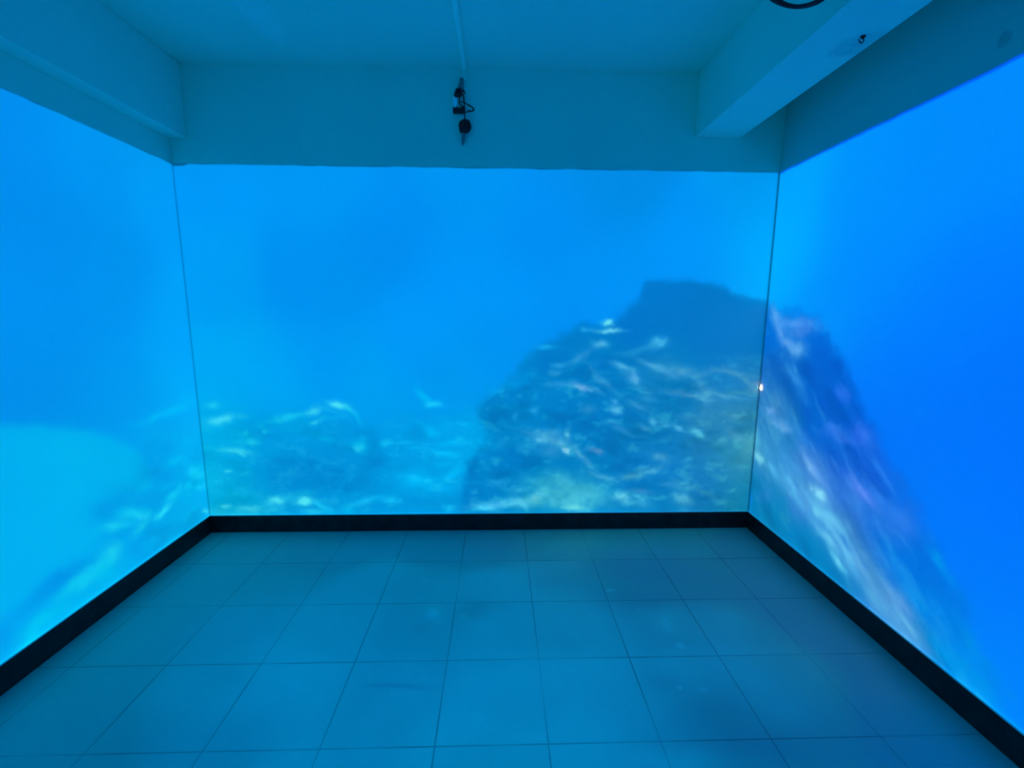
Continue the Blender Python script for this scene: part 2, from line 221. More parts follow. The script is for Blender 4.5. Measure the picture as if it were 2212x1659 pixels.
FILL_MOUND = [
    (2.943,1.604,0,123,206),(3.402,1.577,0,121,199),(3.693,1.428,0,123,200),(2.953,1.425,0,121,201),(3.424,1.305,0,121,199),(2.499,1.303,0,127,204),
    (2.197,1.025,0,133,206),(2.658,1.119,0,127,199),(3.129,1.057,6,129,195),(3.601,1.057,20,131,200),(2.044,.805,0,131,200),(2.513,.804,0,127,202),
    (2.991,.706,6,125,190),(3.47,.705,26,129,186),(3.687,.802,28,131,186),(3.716,.473,30,135,188),(1.982,.415,0,127,202),(2.524,.412,0,127,196),
    (3.008,.376,10,127,206),(3.403,.306,16,125,194),(3.71,.167,18,129,179),(2.207,.179,3,139,199),(3.019,.172,6,131,195),
]
FILL_RIDGE = [
    (.13,1.432,0,118,222),(.473,1.443,0,110,220),(.27,1.156,15,112,205),(.622,1.202,0,100,212),(.224,.854,30,130,205),(.694,.965,0,98,210),
    (.176,.533,45,140,205),(.884,.776,20,95,215),(.113,.25,0,128,190),(.618,.55,60,130,215),(1.05,.61,30,105,220),(.756,.156,0,128,195),
    (1.176,.45,0,108,225),(.95,.37,60,130,210),(1.323,.369,0,118,230),(1.246,.163,45,135,215),(1.463,.226,0,138,238),(1.523,.078,0,140,240),
]


def srgb(c):
    c = np.asarray(c, dtype=np.float64) / 255.0
    return np.where(c <= 0.04045, c / 12.92, ((c + 0.055) / 1.055) ** 2.4)

def value_noise(U, V, scale, seed, octaves=3):
    rng = np.random.RandomState(seed)
    out = np.zeros_like(U); amp = 1.0; tot = 0.0
    for o in range(octaves):
        g = rng.rand(96, 96)
        x = U / scale + 17.3 * o + 5; y = V / scale + 9.1 * o + 5
        xi = np.floor(x).astype(int); yi = np.floor(y).astype(int)
        fx = x - xi; fy = y - yi
        fx = fx * fx * (3 - 2 * fx); fy = fy * fy * (3 - 2 * fy)
        a = g[yi % 96, xi % 96]; b = g[yi % 96, (xi + 1) % 96]
        c = g[(yi + 1) % 96, xi % 96]; d = g[(yi + 1) % 96, (xi + 1) % 96]
        out += amp * ((a * (1 - fx) + b * fx) * (1 - fy) + (c * (1 - fx) + d * fx) * fy - 0.5)
        tot += amp; amp *= 0.55; scale *= 0.5
    return out / tot * 2.0

def field(points, U, V, s):
    num = np.zeros(U.shape + (3,)); den = np.zeros(U.shape)
    for u, z, r, g, b in points:
        d2 = (U - u) ** 2 + (V - z) ** 2
        w = np.exp(-d2 / (2 * s * s)) + 1e-5 / (d2 + 0.05) ** 2
        num += w[..., None] * np.array((r, g, b), float); den += w
    return num / den[..., None]

def inside(poly, U, V, soft):
    """soft mask of a closed outline, from the signed distance to it"""
    d = np.full(U.shape, 1e9); ins = np.zeros(U.shape, bool)
    n = len(poly)
    for i in range(n):
        ax, ay = poly[i]; bx, by = poly[(i + 1) % n]
        ex, ey = bx - ax, by - ay
        t = np.clip(((U - ax) * ex + (V - ay) * ey) / (ex * ex + ey * ey + 1e-12), 0, 1)
        d = np.minimum(d, np.hypot(U - ax - t * ex, V - ay - t * ey))
        if ay != by:
            ins ^= ((ay > V) != (by > V)) & (U < ex * (V - ay) / (by - ay) + ax)
    s = np.where(ins, d, -d)
    m = np.clip(0.5 + s / (2 * soft), 0, 1)
    return m * m * (3 - 2 * m)

def film(kind):
    """linear colour of the picture as it should look on the wall"""
    if kind == 'rear_fill':  # plain blue fill slide, added to brighten the near floor
        u, v = np.meshgrid((np.arange(90) + 0.5) * W / 90, HB + (np.arange(60) + 0.5) * (H - HB) / 60)
        img = np.stack([0 * u, 158 + 8 * value_noise(u, v, 0.6, 9), 238 + 0 * u], -1)
        return srgb(img), u, v, 90, 60
    if kind == 'floor':                     # added floor light: bright middle, dark edges and blotches shaped into its slide
        nu, nv = int(W / 0.008), int(LF / 0.008)
        U, V = np.meshgrid((np.arange(nu) + 0.5) * W / nu, (np.arange(nv) + 0.5) * LF / nv)
        img = field(FIELD_FLOOR_LIGHT, U, V, 0.13)
        X = U + 0.03 * value_noise(U, V, 0.2, 51); Y = V + 0.03 * value_noise(U, V, 0.2, 52)
        for cu, cz, s1, s2, ang, r, g, b, k in PATCH_FLOOR_LIGHT:
            x, y = X - cu, Y - cz
            c, s = math.cos(ang), math.sin(ang)
            p = (x * c + y * s) / s1; q = (-x * s + y * c) / s2
            w = np.exp(-0.62 * (p * p + q * q)) * k
            img += (np.array((r, g, b), float) - img) * w[..., None]
        img *= (1 + 0.035 * value_noise(U, V, 0.16, 53, 4))[..., None]
        return srgb(np.clip(img, 0, 255)), U, V, nu, nv
    length = W if kind == 'back' else LS
    nu = int(length / 0.004); nv = int((H - HB) / 0.004)
    u = (np.arange(nu) + 0.5) * length / nu
    v = HB + (np.arange(nv) + 0.5) * (H - HB) / nv
    U, V = np.meshgrid(u, v)
    sd = {'back': 3, 'left': 21, 'right': 37}[kind]
    du = 0.030 * value_noise(U, V, 0.11, sd) + 0.014 * value_noise(U, V, 0.035, sd + 1, 2)
    dv = 0.022 * value_noise(U, V, 0.11, sd + 2) + 0.012 * value_noise(U, V, 0.035, sd + 3, 2)
    if kind == 'left':
        img = field(FIELD_LEFT, U, V, 0.16)
        m = inside(SHAPE_DOME, U + 0.3 * du, V + 0.3 * dv, 0.028)
        img += (np.array((0, 177, 240.)) - img) * (m * 0.9)[..., None]
        patches = PATCH_LEFT
    elif kind == 'right':
        img = field(FIELD_RIGHT, U, V, 0.18)
        m = inside(SHAPE_RIDGE, U + 1.8 * du, V + 1.8 * dv, 0.060)
        img += (field(FILL_RIDGE, U, V, 0.11) - img) * m[..., None]
        patches = PATCH_RIGHT
    else:
        img = field(FIELD_BACK, U, V, 0.17)
        m = inside(SHAPE_MOUND, U + 1.3 * du, V + 1.3 * dv, 0.036)
        img += (field(FILL_MOUND, U, V, 0.13) - img) * m[..., None]
        patches = PATCH_BACK
    X = U + 0.75 * du; Y = V + 0.75 * dv
    rag = value_noise(U, V, 0.05, sd + 7, 3)
    for cu, cz, s1, s2, ang, r, g, b, k in patches:
        rad = 2.6 * s1 + 0.06
        i0 = max(0, int((cu - rad) / length * nu)); i1 = min(nu, int((cu + rad) / length * nu) + 1)
        j0 = max(0, int((cz - rad - HB) / (H - HB) * nv)); j1 = min(nv, int((cz + rad - HB) / (H - HB) * nv) + 1)
        if i1 <= i0 or j1 <= j0:
            continue
        x = X[j0:j1, i0:i1] - cu; y = Y[j0:j1, i0:i1] - cz
        c, s = math.cos(ang), math.sin(ang)
        p = (x * c + y * s) / s1; q = (-x * s + y * c) / s2
        w = np.exp(-0.62 * (p * p + q * q)) * k * np.clip(1.28 + 0.6 * rag[j0:j1, i0:i1], 0, 1.6)
        w = np.clip(w, 0, 1)[..., None]
        sub = img[j0:j1, i0:i1]
        sub += (np.array((r, g, b), float) - sub) * w
    # glints and hollows scattered over the rocks, finer than the single patches
    rock = m if kind != 'left' else np.clip((U - 0.0) / 0.1, 0, 1) * np.clip((0.75 - U) / 0.3, 0, 1) * np.clip((0.85 - V) / 0.25, 0, 1)
    if kind == 'back':
        rock = np.maximum(rock * np.clip((1.28 - V) / 0.25, 0, 1), 0.75 * np.clip((0.86 - V + 0.05 * rag) / 0.16, 0, 1))
    if kind == 'right':
        c_, s_ = math.cos(2.45), math.sin(2.45)
        A, B_ = (U * c_ + V * s_) * 0.30, -U * s_ + V * c_
    else:
        A, B_ = X * 0.55, Y
    n1 = value_noise(A, B_, 0.045, sd + 13, 3)
    n2 = value_noise(A, B_, 0.10, sd + 15, 3)
    g = np.clip((n1 + 0.45 * n2 - 0.12) / 0.55, 0, 1) * rock
    d = np.clip((-n2 - 0.05) / 0.5, 0, 1) * rock
    glint = np.array((40, 45, 18.)) if kind == 'back' else np.array((42, 38, 14.)) if kind == 'right' else np.array((8, 24, 6.))
    if kind == 'back': glint = glint * np.clip(0.45 + U / 3.0, 0, 1.2)[..., None]
    img += g[..., None] * glint * (0.42 if kind == 'back' else 0.36 if kind == 'right' else 0.7)
    img -= d[..., None] * np.array((10, 12, 14.))
    img += (rock * value_noise(U, V, 0.018, sd + 17, 2) * 3.0)[..., None]
    img *= (1 + 0.02 * value_noise(U, V, 0.55, sd + 12, 2))[..., None]
    lin = srgb(np.clip(img, 0, 255))
    return lin, U, V, nu, nv

# light that reaches each wall from the rest of the room, low order in (along, height)
BOUNCE = {'back': None, 'left': None, 'right': None}
BOUNCE = {'back': [[0.0002, 0.0009, -0.0002, 0.002, -0.0028, 0.0005], [0.1314, -0.1426, 0.0251, 0.0978, 0.0457, -0.0393], [0.2879, -0.2654, 0.1688, 0.2239, 0.0506, -0.1607]], 
          'left': [[0.0012, -0.0026, -0.0006, 0.0026, 0.0025, -0.0003], [0.125, -0.1223, 0.0646, 0.0893, 0.0319, -0.0697], [0.2451, -0.0363, 0.2769, -0.0161, -0.1304, -0.1943]], 
          'right': [[0.0022, -0.0027, -0.0017, 0.001, 0.0025, -0.0004], [0.0834, -0.017, 0.1029, 0.0306, -0.0274, -0.0712], [0.2, 0.0653, 0.2248, -0.0571, -0.1234, -0.1241]], 'floor': [[-0.0006, 0.0015, 0.0052, 0.005, -0.006, -0.0056], [0.164, -0.1452, 0.0307, 0.0659, 0.0578, -0.0976], [0.4033, -0.3878, -0.0806, 0.2693, 0.1515, -0.0444]]}

def basis(U, V, kind):
    a = U / (W if kind in ('back', 'floor') else 2.0); b = V / H
    return [np.ones_like(a), a, b, a * a, a * b, b * b]

def slide(kind):
    """what the projector has to throw: picture minus room bounce, trimmed to the wall"""
    lin, U, V, nu, nv = film(kind)
    if BOUNCE.get(kind) is None: lin = lin * 0.62
    else:
        Uc = np.clip(U, 0, W if kind in ('back', 'floor') else 1.7)
        B = basis(Uc, np.clip(V, 0, 1.8) if kind == 'floor' else V, kind)
        amb = np.stack([sum(c * t for c, t in zip(BOUNCE[kind][ch], B)) for ch in range(3)], -1)
        lin = np.clip(lin - np.clip(amb, 0, None), 0.0, None)
    wob = 0.004 * value_noise(U, V * 0, 0.09, 5, 3)
    top = H - 0.002 + wob
    if kind == 'back':
        top = top - 0.010 * np.clip((0.10 - U) / 0.03, 0, 1)
        m = (0.35 + 0.65 * np.clip((U - 0.002) / 0.010, 0, 1)) * np.clip((W - 0.003 - U) / 0.012, 0, 1)
    elif kind == 'rear_fill':
        m = np.ones_like(U)
    elif kind == 'floor':
        m = np.clip((U - 0.01) / 0.03, 0, 1) * np.clip((W - 0.01 - U) / 0.03, 0, 1) * np.clip((V - 0.01) / 0.03, 0, 1)
        top = V * 0 + 9
    elif kind == 'left':
        m = np.clip((U + 0.004) / 0.008, 0, 1)
    else:
        m = np.clip((U - 0.001) / 0.008, 0, 1)
    m = m * np.clip((top - V) / 0.006, 0, 1)
    out = lin * m[..., None]
    if kind == 'right':                     # the green raster stops a little short of the top edge
        out[..., 1] *= np.clip((top - 0.010 - V) / 0.008, 0.15, 1)
    rgba = np.ones((nv, nu, 4), np.float32)
    rgba[..., :3] = out
    im = bpy.data.images.new('sea_film_' + kind, nu, nv, alpha=False, float_buffer=True)  # floor and fourth-wall images hold added fill light, no sea picture
    im.colorspace_settings.name = 'Non-Color'
    im.pixels.foreach_set(rgba.ravel())
    im.update(); im.pack()
    return im

# ------------------------------------------------------------------ helpers
def link(name, me, mat=None, parent=None):
    o = bpy.data.objects.new(name, me)
    COL.objects.link(o)
    if mat: me.materials.append(mat)
    if parent: o.parent = parent
    return o

def bm_obj(name, bm, mat=None, parent=None, smooth=False):
    me = bpy.data.meshes.new(name)
    bmesh.ops.recalc_face_normals(bm, faces=bm.faces)
    bm.to_mesh(me); bm.free()
    if smooth:
        for p in me.polygons: p.use_smooth = True
    return link(name, me, mat, parent)

def add_box(bm, x0, x1, y0, y1, z0, z1, bevel=0.0, seg=2):
    r = bmesh.ops.create_cube(bm, size=1.0)
    for v in r['verts']:
        v.co = Vector(((x0 + x1) / 2 + v.co.x * (x1 - x0), (y0 + y1) / 2 + v.co.y * (y1 - y0), (z0 + z1) / 2 + v.co.z * (z1 - z0)))
    if bevel:
        es = list({e for v in r['verts'] for e in v.link_edges})
        bmesh.ops.bevel(bm, geom=es, offset=bevel, segments=seg, affect='EDGES', profile=0.6)

def box(name, b, mat, parent=None, bevel=0.0, seg=2):
    bm = bmesh.new(); add_box(bm, *b, bevel=bevel, seg=seg)
    return bm_obj(name, bm, mat, parent)

def smooth_path(pts, n=8):
    P = [Vector(p) for p in pts]; P = [2 * P[0] - P[1]] + P + [2 * P[-1] - P[-2]]
    out = []
    for i in range(1, len(P) - 2):
        for k in range(n):
            t = k / n
            a, b, c, d = P[i - 1], P[i], P[i + 1], P[i + 2]
            out.append(0.5 * ((2 * b) + (c - a) * t + (2 * a - 5 * b + 4 * c - d) * t * t + (3 * b - a - 3 * c + d) * t ** 3))
    out.append(P[-2])
    return out

def add_tube(bm, pts, r, seg=8, closed=False):
    rings = []; n = len(pts); up = Vector((0.13, 0.97, 0.2))
    for i, p in enumerate(pts):
        a = pts[(i - 1) % n] if closed or i > 0 else p
        b = pts[(i + 1) % n] if closed or i < n - 1 else p
        t = (b - a).normalized()
        s = t.cross(up)
        if s.length < 1e-4: s = t.cross(Vector((1, 0, 0)))
        s.normalize(); q = s.cross(t)
        rr = r(i / max(1, n - 1)) if callable(r) else r
        rings.append([bm.verts.new(p + (s * math.cos(k * 2 * math.pi / seg) + q * math.sin(k * 2 * math.pi / seg)) * rr) for k in range(seg)])
    for i in range(n if closed else n - 1):
        A, B = rings[i], rings[(i + 1) % n]
        for k in range(seg):
            bm.faces.new((A[k], A[(k + 1) % seg], B[(k + 1) % seg], B[k]))
    if not closed:
        bm.faces.new(rings[0]); bm.faces.new(rings[-1])

def add_cyl(bm, c, axis, r0, r1, h, seg=24):
    r = bmesh.ops.create_cone(bm, cap_ends=True, segments=seg, radius1=r0, radius2=r1, depth=h)
    q = Vector((0, 0, 1)).rotation_difference(Vector(axis))
    for v in r['verts']: v.co = q @ v.co + Vector(c)

def empty(name, loc):
    o = bpy.data.objects.new(name, None); COL.objects.link(o); o.location = loc
    o.empty_display_size = 0.1
    return o

def adopt(child, parent):
    """put a mesh built in room coordinates under an Empty without moving it"""
    child.data.transform(Matrix.Translation(-Vector(parent.location)))
    child.parent = parent
    return child

def tag(o, label, cat, group=None):
    o['label'] = label; o['category'] = cat
    if group: o['group'] = group
    return o

def struct(o, label=None):
    o['kind'] = 'structure'
    if label: o['label'] = label
    return o

# ------------------------------------------------------------------ materials
def new_mat(name, col, rough=0.6, spec=0.3):
    m = bpy.data.materials.new(name); m.use_nodes = True
    b = m.node_tree.nodes['Principled BSDF']
    b.inputs['Base Color'].default_value = (*col, 1)
    b.inputs['Roughness'].default_value = rough
    b.inputs['Specular IOR Level'].default_value = spec
    return m, m.node_tree, b

def mth(nt, op, a, b=None, c=None, clamp=False):
    n = nt.nodes.new('ShaderNodeMath'); n.operation = op; n.use_clamp = clamp
    for i, v in enumerate((a, b, c)):
        if v is None: continue
        if isinstance(v, (int, float)): n.inputs[i].default_value = v
        else: nt.links.new(v, n.inputs[i])
    return n.outputs[0]

def noise(nt, scale, detail=3, rough=0.5, vec=None):
    n = nt.nodes.new('ShaderNodeTexNoise'); n.inputs['Scale'].default_value = scale
    n.inputs['Detail'].default_value = detail; n.inputs['Roughness'].default_value = rough
    if vec is None:
        tc = nt.nodes.new('ShaderNodeTexCoord'); vec = tc.outputs['Object']
    nt.links.new(vec, n.inputs['Vector'])
    return n.outputs['Fac']

def ramp(nt, fac, stops):
    n = nt.nodes.new('ShaderNodeValToRGB'); cr = n.color_ramp
    while len(cr.elements) < len(stops): cr.elements.new(0.5)
    for e, (p, c) in zip(cr.elements, stops):
        e.position = p; e.color = (*c, 1) if len(c) == 3 else c
    nt.links.new(fac, n.inputs[0])
    return n.outputs[0]

def mix(nt, fac, a, b):
    n = nt.nodes.new('ShaderNodeMix'); n.data_type = 'RGBA'
    for s, v in ((n.inputs[0], fac), (n.inputs[6], a), (n.inputs[7], b)):
        if isinstance(v, (int, float)): s.default_value = v
        elif isinstance(v, tuple): s.default_value = (*v, 1)
        else: nt.links.new(v, s)
    return n.outputs[2]

def bump(nt, b, h, strength, dist=0.002):
    n = nt.nodes.new('ShaderNodeBump'); n.inputs['Strength'].default_value = strength
    n.inputs['Distance'].default_value = dist
    nt.links.new(h, n.inputs['Height']); nt.links.new(n.outputs[0], b.inputs['Normal'])

def patch(nt, vec, cx, cy, cz, sx, sy, sz, rot=0.0):
    """soft ellipsoid mask round a point of the room, 1 in the middle"""
    mp = nt.nodes.new('ShaderNodeMapping'); mp.vector_type = 'TEXTURE'
    mp.inputs['Location'].default_value = (cx, cy, cz)
    mp.inputs['Rotation'].default_value = (0, 0, rot)
    mp.inputs['Scale'].default_value = (sx, sy, sz)
    nt.links.new(vec, mp.inputs['Vector'])
    g = nt.nodes.new('ShaderNodeTexGradient'); g.gradient_type = 'SPHERICAL'
    nt.links.new(mp.outputs[0], g.inputs[0])
    return g.outputs['Fac']

def paint(name, col, marks=()):
    m, nt, b = new_mat(name, col, 0.85, 0.12)
    n1 = noise(nt, 1.3, 4)
    dark = tuple(c * 0.94 for c in col)
    c = ramp(nt, n1, [(0.3, dark), (0.7, col)])
    tc = nt.nodes.new('ShaderNodeTexCoord')
    for (px, py, pz, sx, sy, sz, tone, k) in marks:
        f = mth(nt, 'MULTIPLY', patch(nt, tc.outputs['Object'], px, py, pz, sx, sy, sz), 2.2, clamp=True)
        f = mth(nt, 'MULTIPLY', f, mth(nt, 'MULTIPLY_ADD', noise(nt, 30, 3), 1.6, -0.1, clamp=True))
        c = mix(nt, mth(nt, 'MULTIPLY', f, k), c, tone)
    nt.links.new(c, b.inputs['Base Color'])
    bump(nt, b, noise(nt, 90, 3), 0.12, 0.001)
    return m

white = (PAINT, PAINT, PAINT)
M_WALL, nt, b = new_mat('projection_wall_paint', white, 0.95, 0.0)
bump(nt, b, noise(nt, 120, 3), 0.05, 0.001)
M_CEIL = paint('ceiling_paint', (0.78, 0.84, 0.72), [(0.80, -0.50, ZC, 0.10, 0.35, 0.2, (0.92, 0.92, 0.90), 0.45)])
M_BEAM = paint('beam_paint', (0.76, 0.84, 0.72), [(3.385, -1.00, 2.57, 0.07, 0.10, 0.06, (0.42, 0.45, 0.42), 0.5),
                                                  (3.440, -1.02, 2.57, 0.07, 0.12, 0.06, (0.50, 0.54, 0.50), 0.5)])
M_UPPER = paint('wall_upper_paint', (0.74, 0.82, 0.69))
M_UPPER_R_SHADED = paint('right_wall_upper_paint_shaded', (0.58, 0.62, 0.57), [(W, -1.283, 2.454, 0.05, 0.03, 0.03, (0.25, 0.27, 0.27), 0.6)])  # upper paint darkened for the shade behind the beam; smudge is its own
M_BLACK, _, _ = new_mat('black_plastic', (0.012, 0.012, 0.014), 0.5, 0.3)
M_CABLE, _, _ = new_mat('black_cable_rubber', (0.015, 0.015, 0.02), 0.55, 0.3)
M_GREYPL, _, _ = new_mat('grey_plastic', (0.17, 0.20, 0.21), 0.5, 0.3)
M_WHITEPL, _, _ = new_mat('white_plastic', (0.9, 0.9, 0.92), 0.35, 0.4)
M_RACE, _, _ = new_mat('white_pvc_raceway', (0.88, 0.93, 0.82), 0.4, 0.4)
M_STEEL, _, b = new_mat('dull_steel', (0.25, 0.25, 0.27), 0.45, 0.5); b.inputs['Metallic'].default_value = 0.8
M_GROUT, _, _ = new_mat('pale_grout', (0.85, 0.82, 0.80), 0.8, 0.1)
M_PROJ, _, _ = new_mat('projector_shell', (0.55, 0.55, 0.57), 0.45, 0.3)
M_GLASS, _, _ = new_mat('dark_lens_glass', (0.01, 0.01, 0.02), 0.05, 0.6)

M_BASE, nt, b = new_mat('black_skirting_tile', (0.010, 0.011, 0.012), 0.42, 0.22)
nt.links.new(ramp(nt, noise(nt, 14, 4), [(0.35, (0.008, 0.010, 0.012)), (0.75, (0.020, 0.024, 0.026))]), b.inputs['Base Color'])
bump(nt, b, noise(nt, 40, 3), 0.1, 0.001)

# floor: 40 cm grey-green tiles with thin dark joints, worn patches and scuffs
TX, TY, TILE = 2.149, -1.214, 0.40
M_FLOOR, nt, b = new_mat('floor_tile', (0.3, 0.33, 0.31), 0.38, 0.5)
tc = nt.nodes.new('ShaderNodeTexCoord'); P = tc.outputs['Object']
mp = nt.nodes.new('ShaderNodeMapping'); mp.inputs['Location'].default_value = (-TX + 40 * TILE, -TY + 40 * TILE, 0)
nt.links.new(P, mp.inputs['Vector'])
bk = nt.nodes.new('ShaderNodeTexBrick'); bk.offset = 0.0; bk.squash = 1.0
bk.inputs['Scale'].default_value = 1.0; bk.inputs['Mortar Size'].default_value = 0.0045
bk.inputs['Mortar Smooth'].default_value = 1.0; bk.inputs['Brick Width'].default_value = TILE
bk.inputs['Row Height'].default_value = TILE; bk.inputs['Bias'].default_value = 0.0
bk.inputs['Color1'].default_value = (0.0, 0.0, 0.0, 1); bk.inputs['Color2'].default_value = (1, 1, 1, 1)
bk.inputs['Mortar'].default_value = (0.5, 0.5, 0.5, 1)
nt.links.new(mp.outputs[0], bk.inputs['Vector'])
tone = ramp(nt, bk.outputs['Color'], [(0.0, (0.43, 0.47, 0.42)), (1.0, (0.47, 0.50, 0.46))])
grime = noise(nt, 1.7, 5, 0.6)
c = mix(nt, mth(nt, 'MULTIPLY_ADD', grime, 2.4, -0.85, clamp=True), tone, (0.41, 0.45, 0.40))
fine = noise(nt, 55, 3, 0.6)
c = mix(nt, mth(nt, 'MULTIPLY', fine, 0.16), c, (0.33, 0.37, 0.34))
FLOOR_MARKS = [
    (1.641, -0.896, 0.043, 0.054, 0.0, (0.75, 0.77, 0.75), 0.3, 1.6),
    (1.794, -0.917, 0.024, 0.032, 0.0, (0.75, 0.77, 0.75), 0.21, 1.6),
    (2.584, -0.723, 0.031, 0.02, 0.0, (0.75, 0.77, 0.75), 0.54, 1.6),
    (2.69, -0.894, 0.017, 0.018, 0.0, (0.75, 0.77, 0.75), 0.36, 1.6),
    (2.792, -1.008, 0.035, 0.061, 0.0, (0.75, 0.77, 0.75), 0.21, 1.6),
    (2.805, -1.149, 0.028, 0.026, 0.0, (0.75, 0.77, 0.75), 0.42, 1.6),
    (2.708, -1.383, 0.018, 0.012, 0.0, (0.75, 0.77, 0.75), 0.54, 1.6),
    (2.802, -1.395, 0.026, 0.014, 0.0, (0.75, 0.77, 0.75), 0.3, 1.6),
    (1.348, -0.402, 0.048, 0.051, 0.0, (0.75, 0.77, 0.75), 0.21, 1.6),
    (1.558, -0.614, 0.024, 0.021, 0.0, (0.75, 0.77, 0.75), 0.24, 1.6),
]
ragged = mth(nt, 'MULTIPLY_ADD', noise(nt, 9, 3), 2.0, -0.35, clamp=True)
for (px, py, sx, sy, rot, tone_, k, gain) in FLOOR_MARKS:
    f = mth(nt, 'MULTIPLY', patch(nt, P, px, py, 0, sx, sy, 1, rot), gain, clamp=True)
    f = mth(nt, 'MULTIPLY', f, ragged if sx > 0.12 else mth(nt, 'MULTIPLY_ADD', fine, 2.5, -0.6, clamp=True))
    c = mix(nt, mth(nt, 'MULTIPLY', f, k), c, tone_)
jk = mth(nt, 'MULTIPLY', bk.outputs['Fac'], mth(nt, 'MULTIPLY_ADD', noise(nt, 1.9, 3), 2.6, -0.65, clamp=True))
c = mix(nt, mth(nt, 'MULTIPLY', jk, 0.8), c, (0.08, 0.09, 0.10))
nt.links.new(c, b.inputs['Base Color'])
nt.links.new(mth(nt, 'MULTIPLY_ADD', grime, 0.2, 0.28), b.inputs['Roughness'])
bump(nt, b, mth(nt, 'SUBTRACT', mth(nt, 'MULTIPLY', noise(nt, 3.5, 3), 1.2), bk.outputs['Fac']), 0.25, 0.002)

# ------------------------------------------------------------------ room shell
T = 0.15
struct(box('floor', (-T, W + T, YR - T, T, -0.12, 0), M_FLOOR), 'grey square tiled floor with dark joints and worn patches')
struct(box('ceiling', (-T, W + T, YR - T, T, ZC, ZC + 0.12), M_CEIL), 'plain painted ceiling between the beams')
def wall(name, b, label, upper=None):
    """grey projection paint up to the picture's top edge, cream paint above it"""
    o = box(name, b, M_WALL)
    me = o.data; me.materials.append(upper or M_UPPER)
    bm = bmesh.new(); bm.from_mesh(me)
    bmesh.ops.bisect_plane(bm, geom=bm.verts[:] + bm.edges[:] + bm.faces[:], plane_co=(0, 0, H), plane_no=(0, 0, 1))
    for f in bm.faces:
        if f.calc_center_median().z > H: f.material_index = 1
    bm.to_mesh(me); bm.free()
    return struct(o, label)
wall('wall_back', (-T, W + T, 0, T, 0, ZC), 'back wall showing the projected sea and reef picture')
wall('wall_left', (-T, 0, YR, 0, 0, ZC), 'left wall showing projected pale blue dome and reef slope')
wall('wall_right', (W, W + T, YR, 0, 0, ZC), 'right wall showing projected deep blue water and reef ridge', M_UPPER_R_SHADED)
wall('wall_rear', (-T, W + T, YR - T, YR, 0, ZC), 'wall behind the viewer lit plain blue by an added projector')

# beams under the ceiling along both side walls
struct(box('trim_1', (3.185, 3.466, YR + 0.001, -0.0, 2.57, ZC), M_BEAM, bevel=0.004), 'wide painted ceiling beam standing off the right wall')
struct(box('trim_2', (0.0, 0.104, YR + 0.001, -0.0, 2.517, ZC), M_BEAM, bevel=0.006), 'narrow painted ceiling beam along the left wall')

# black skirting tiles, each run a row of tiles with hairline joints, pale grout line on top
def skirting(name, runs, axis, label):
    bm = bmesh.new(); g = bmesh.new()
    for a, bb in runs:
        if axis == 'x':
            add_box(bm, a, bb, -0.012, 0, 0, HB, bevel=0.0015)
        elif axis == 'l':
            add_box(bm, 0, 0.012, a, bb, 0, HB, bevel=0.0015)
        else:
            add_box(bm, W - 0.012, W, a, bb, 0, HB, bevel=0.0015)
    a, bb = runs[0][0], runs[-1][1]
    e = 0.0118
    if axis == 'x': add_box(g, a, bb, -e, 0, HB, HB + 0.005)
    elif axis == 'l': add_box(g, 0, e, min(a, bb), max(a, bb), HB, HB + 0.005)
    else: add_box(g, W - e, W, min(a, bb), max(a, bb), HB, HB + 0.005)
    o = struct(bm_obj(name, bm, M_BASE), label)
    bm_obj('grout_line', g, M_GROUT, o)
    return o
skirting('baseboard_back', [(0.0, 2.538), (2.5395, W)], 'x', 'black tile baseboard under the back wall picture')
_ys = [0.0, -2.55, -5.4]
_runs = sorted([(max(_ys[i + 1], YR), _ys[i] - 0.0012) for i in range(len(_ys) - 1) if _ys[i] > YR])
_runs[-1] = (_runs[-1][0], -0.012)
skirting('baseboard_left', _runs, 'l', 'black tile baseboard under the left wall picture')
skirting('baseboard_right', _runs, 'r', 'black tile baseboard under the right wall picture')

